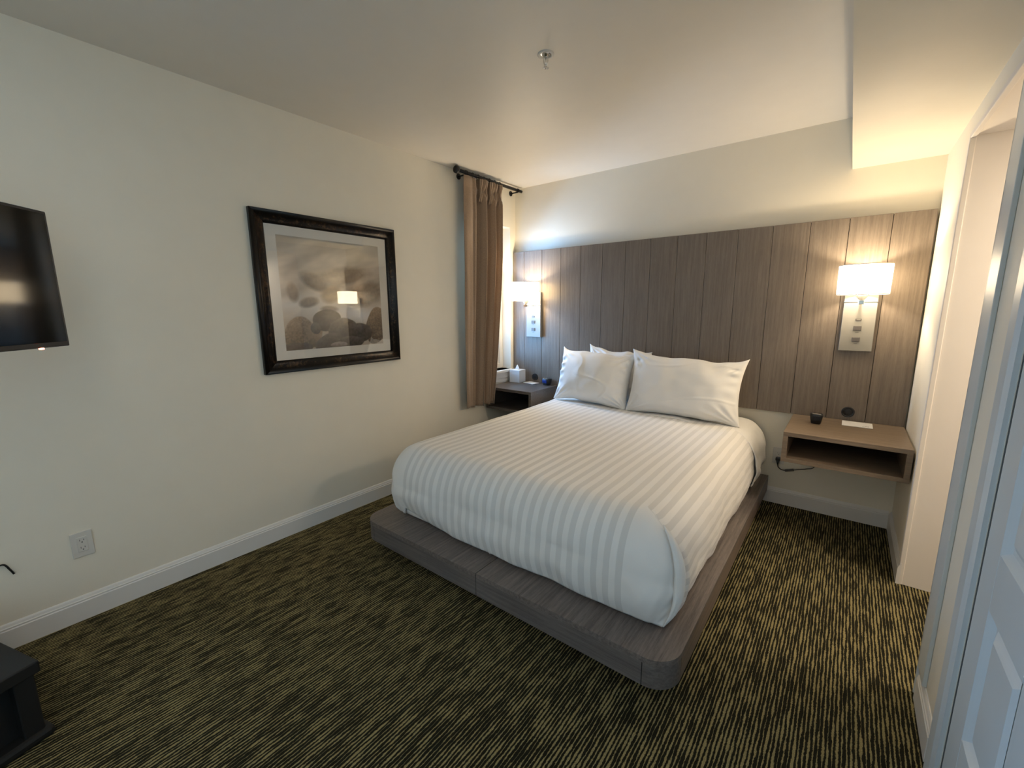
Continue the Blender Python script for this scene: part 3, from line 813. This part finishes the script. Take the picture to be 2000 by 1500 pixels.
bm = bmesh.new(); cl = bm.verts.layers.float_color.new('print'); g = []
for j in range(nv+1):
    row = []
    for i in range(nu+1):
        u, v = i/nu, j/nv; x = bm.verts.new((.0116, -AW+2*AW*u, -AH+2*AH*v)); c_ = art(u, v)
        x[cl] = (*[min(.92, 1.9*max(0, t_)**1.7) for t_ in c_], 1); row.append(x)
    g.append(row)
for j in range(nv):
    for i in range(nu): bm.faces.new((g[j][i], g[j][i+1], g[j+1][i+1], g[j+1][i]))
link('print', bm, ART, pic)
link('picture_glass', B(.0125, .0140, -PHW+FWD-.004, PHW-FWD+.004, -PHH+FWD-.004, PHH-FWD+.004), PICGLASS, pic)

# ------------------------------------------------------------------ television on a swivel arm
TVA = R_(45)
e = tag(empty('television', (.25, -3.117, 1.472), TVA), 'black flat television on a swivel arm, cut by the picture edge', 'television')
# local x runs along the screen away from the right edge (towards -y,+x), local -? : screen faces local +y
TVW, TVH = .86, .482
# direction of screen from its right edge: (sin45,-cos45); local +x rotated by -45deg
e.rotation_euler.z = -TVA
bm = bmesh.new(); box(bm, 0, TVW, -.045, 0, -TVH/2, TVH/2, .004, 2); link('housing', bm, BLACK, e)
bm = bmesh.new(); box(bm, .010, TVW-.010, -.001, .0012, -TVH/2+.018, TVH/2-.010, .0004, 1); link('screen', bm, SCREEN, e)
bm = bmesh.new(); box(bm, .105, .116, -.010, .001, -TVH/2-.005, -TVH/2+.001, .001, 1); link('status_light', bm, LED, e)
bm = bmesh.new(); box(bm, .28, .58, -.062, -.045, -.11, .11, .003, 1); a = link('mount_plate', bm, BLACKM, e)
bm = bmesh.new(); tube(bm, [(.43, -.06, 0), (.40, -.12, 0), (.42, -.20, 0)], .018, 10, 4); link('swivel_arm', bm, BLACKM, a)
link('wall_plate', B(-.004, .03, -.28, -.12, -.12, .12), BLACKM, e).matrix_world = Matrix.Identity(4)
wp = [o for o in e.children if o.name.startswith('wall_plate')][0]
ang = e.rotation_euler.z
# place wall plate flat on the wall behind, joined by the arm
Minv = (Matrix.Translation(e.location) @ Matrix.Rotation(ang, 4, 'Z')).inverted()
wp.matrix_basis = Minv @ Matrix.Translation((.004, -3.36, 1.472))
bm = bmesh.new()
p1 = Minv @ Vector((.02, -3.56, 1.472)); tube(bm, [(.42, -.20, 0), tuple((Vector((.42, -.20, 0))+p1)/2), tuple(p1)], .016, 10, 4)
link('extension_arm', bm, BLACKM, a)

# ------------------------------------------------------------------ dark low bench at the near left
e = tag(empty('low_bench', (.665, -3.362, 0), R_(18)), 'dark low bench cut off at the lower left corner of the view', 'bench')
bm = bmesh.new(); box(bm, -.62, 0, -.42, 0, .235, .275, .004, 2); link('bench_top', bm, DFURN, e)
for x in (-.10, -.60):
    for y0_, y1_ in ((-.06, -.012), (-.40, -.35)): link('leg', B(x, x+.085, y0_, y1_, .03, .235, bev=.003, seg=1), DFURN, e)
    link('side_panel', B(x+.02, x+.05, -.35, -.06, .03, .235), DFURN, e)
    bm = bmesh.new(); box(bm, x-.02, x+.10, -.42, .006, 0, .034, .012, 2); link('foot_rail', bm, DFURN, e)
link('back_panel', B(-.515, -.10, -.05, -.03, .05, .235), DFURN, e)
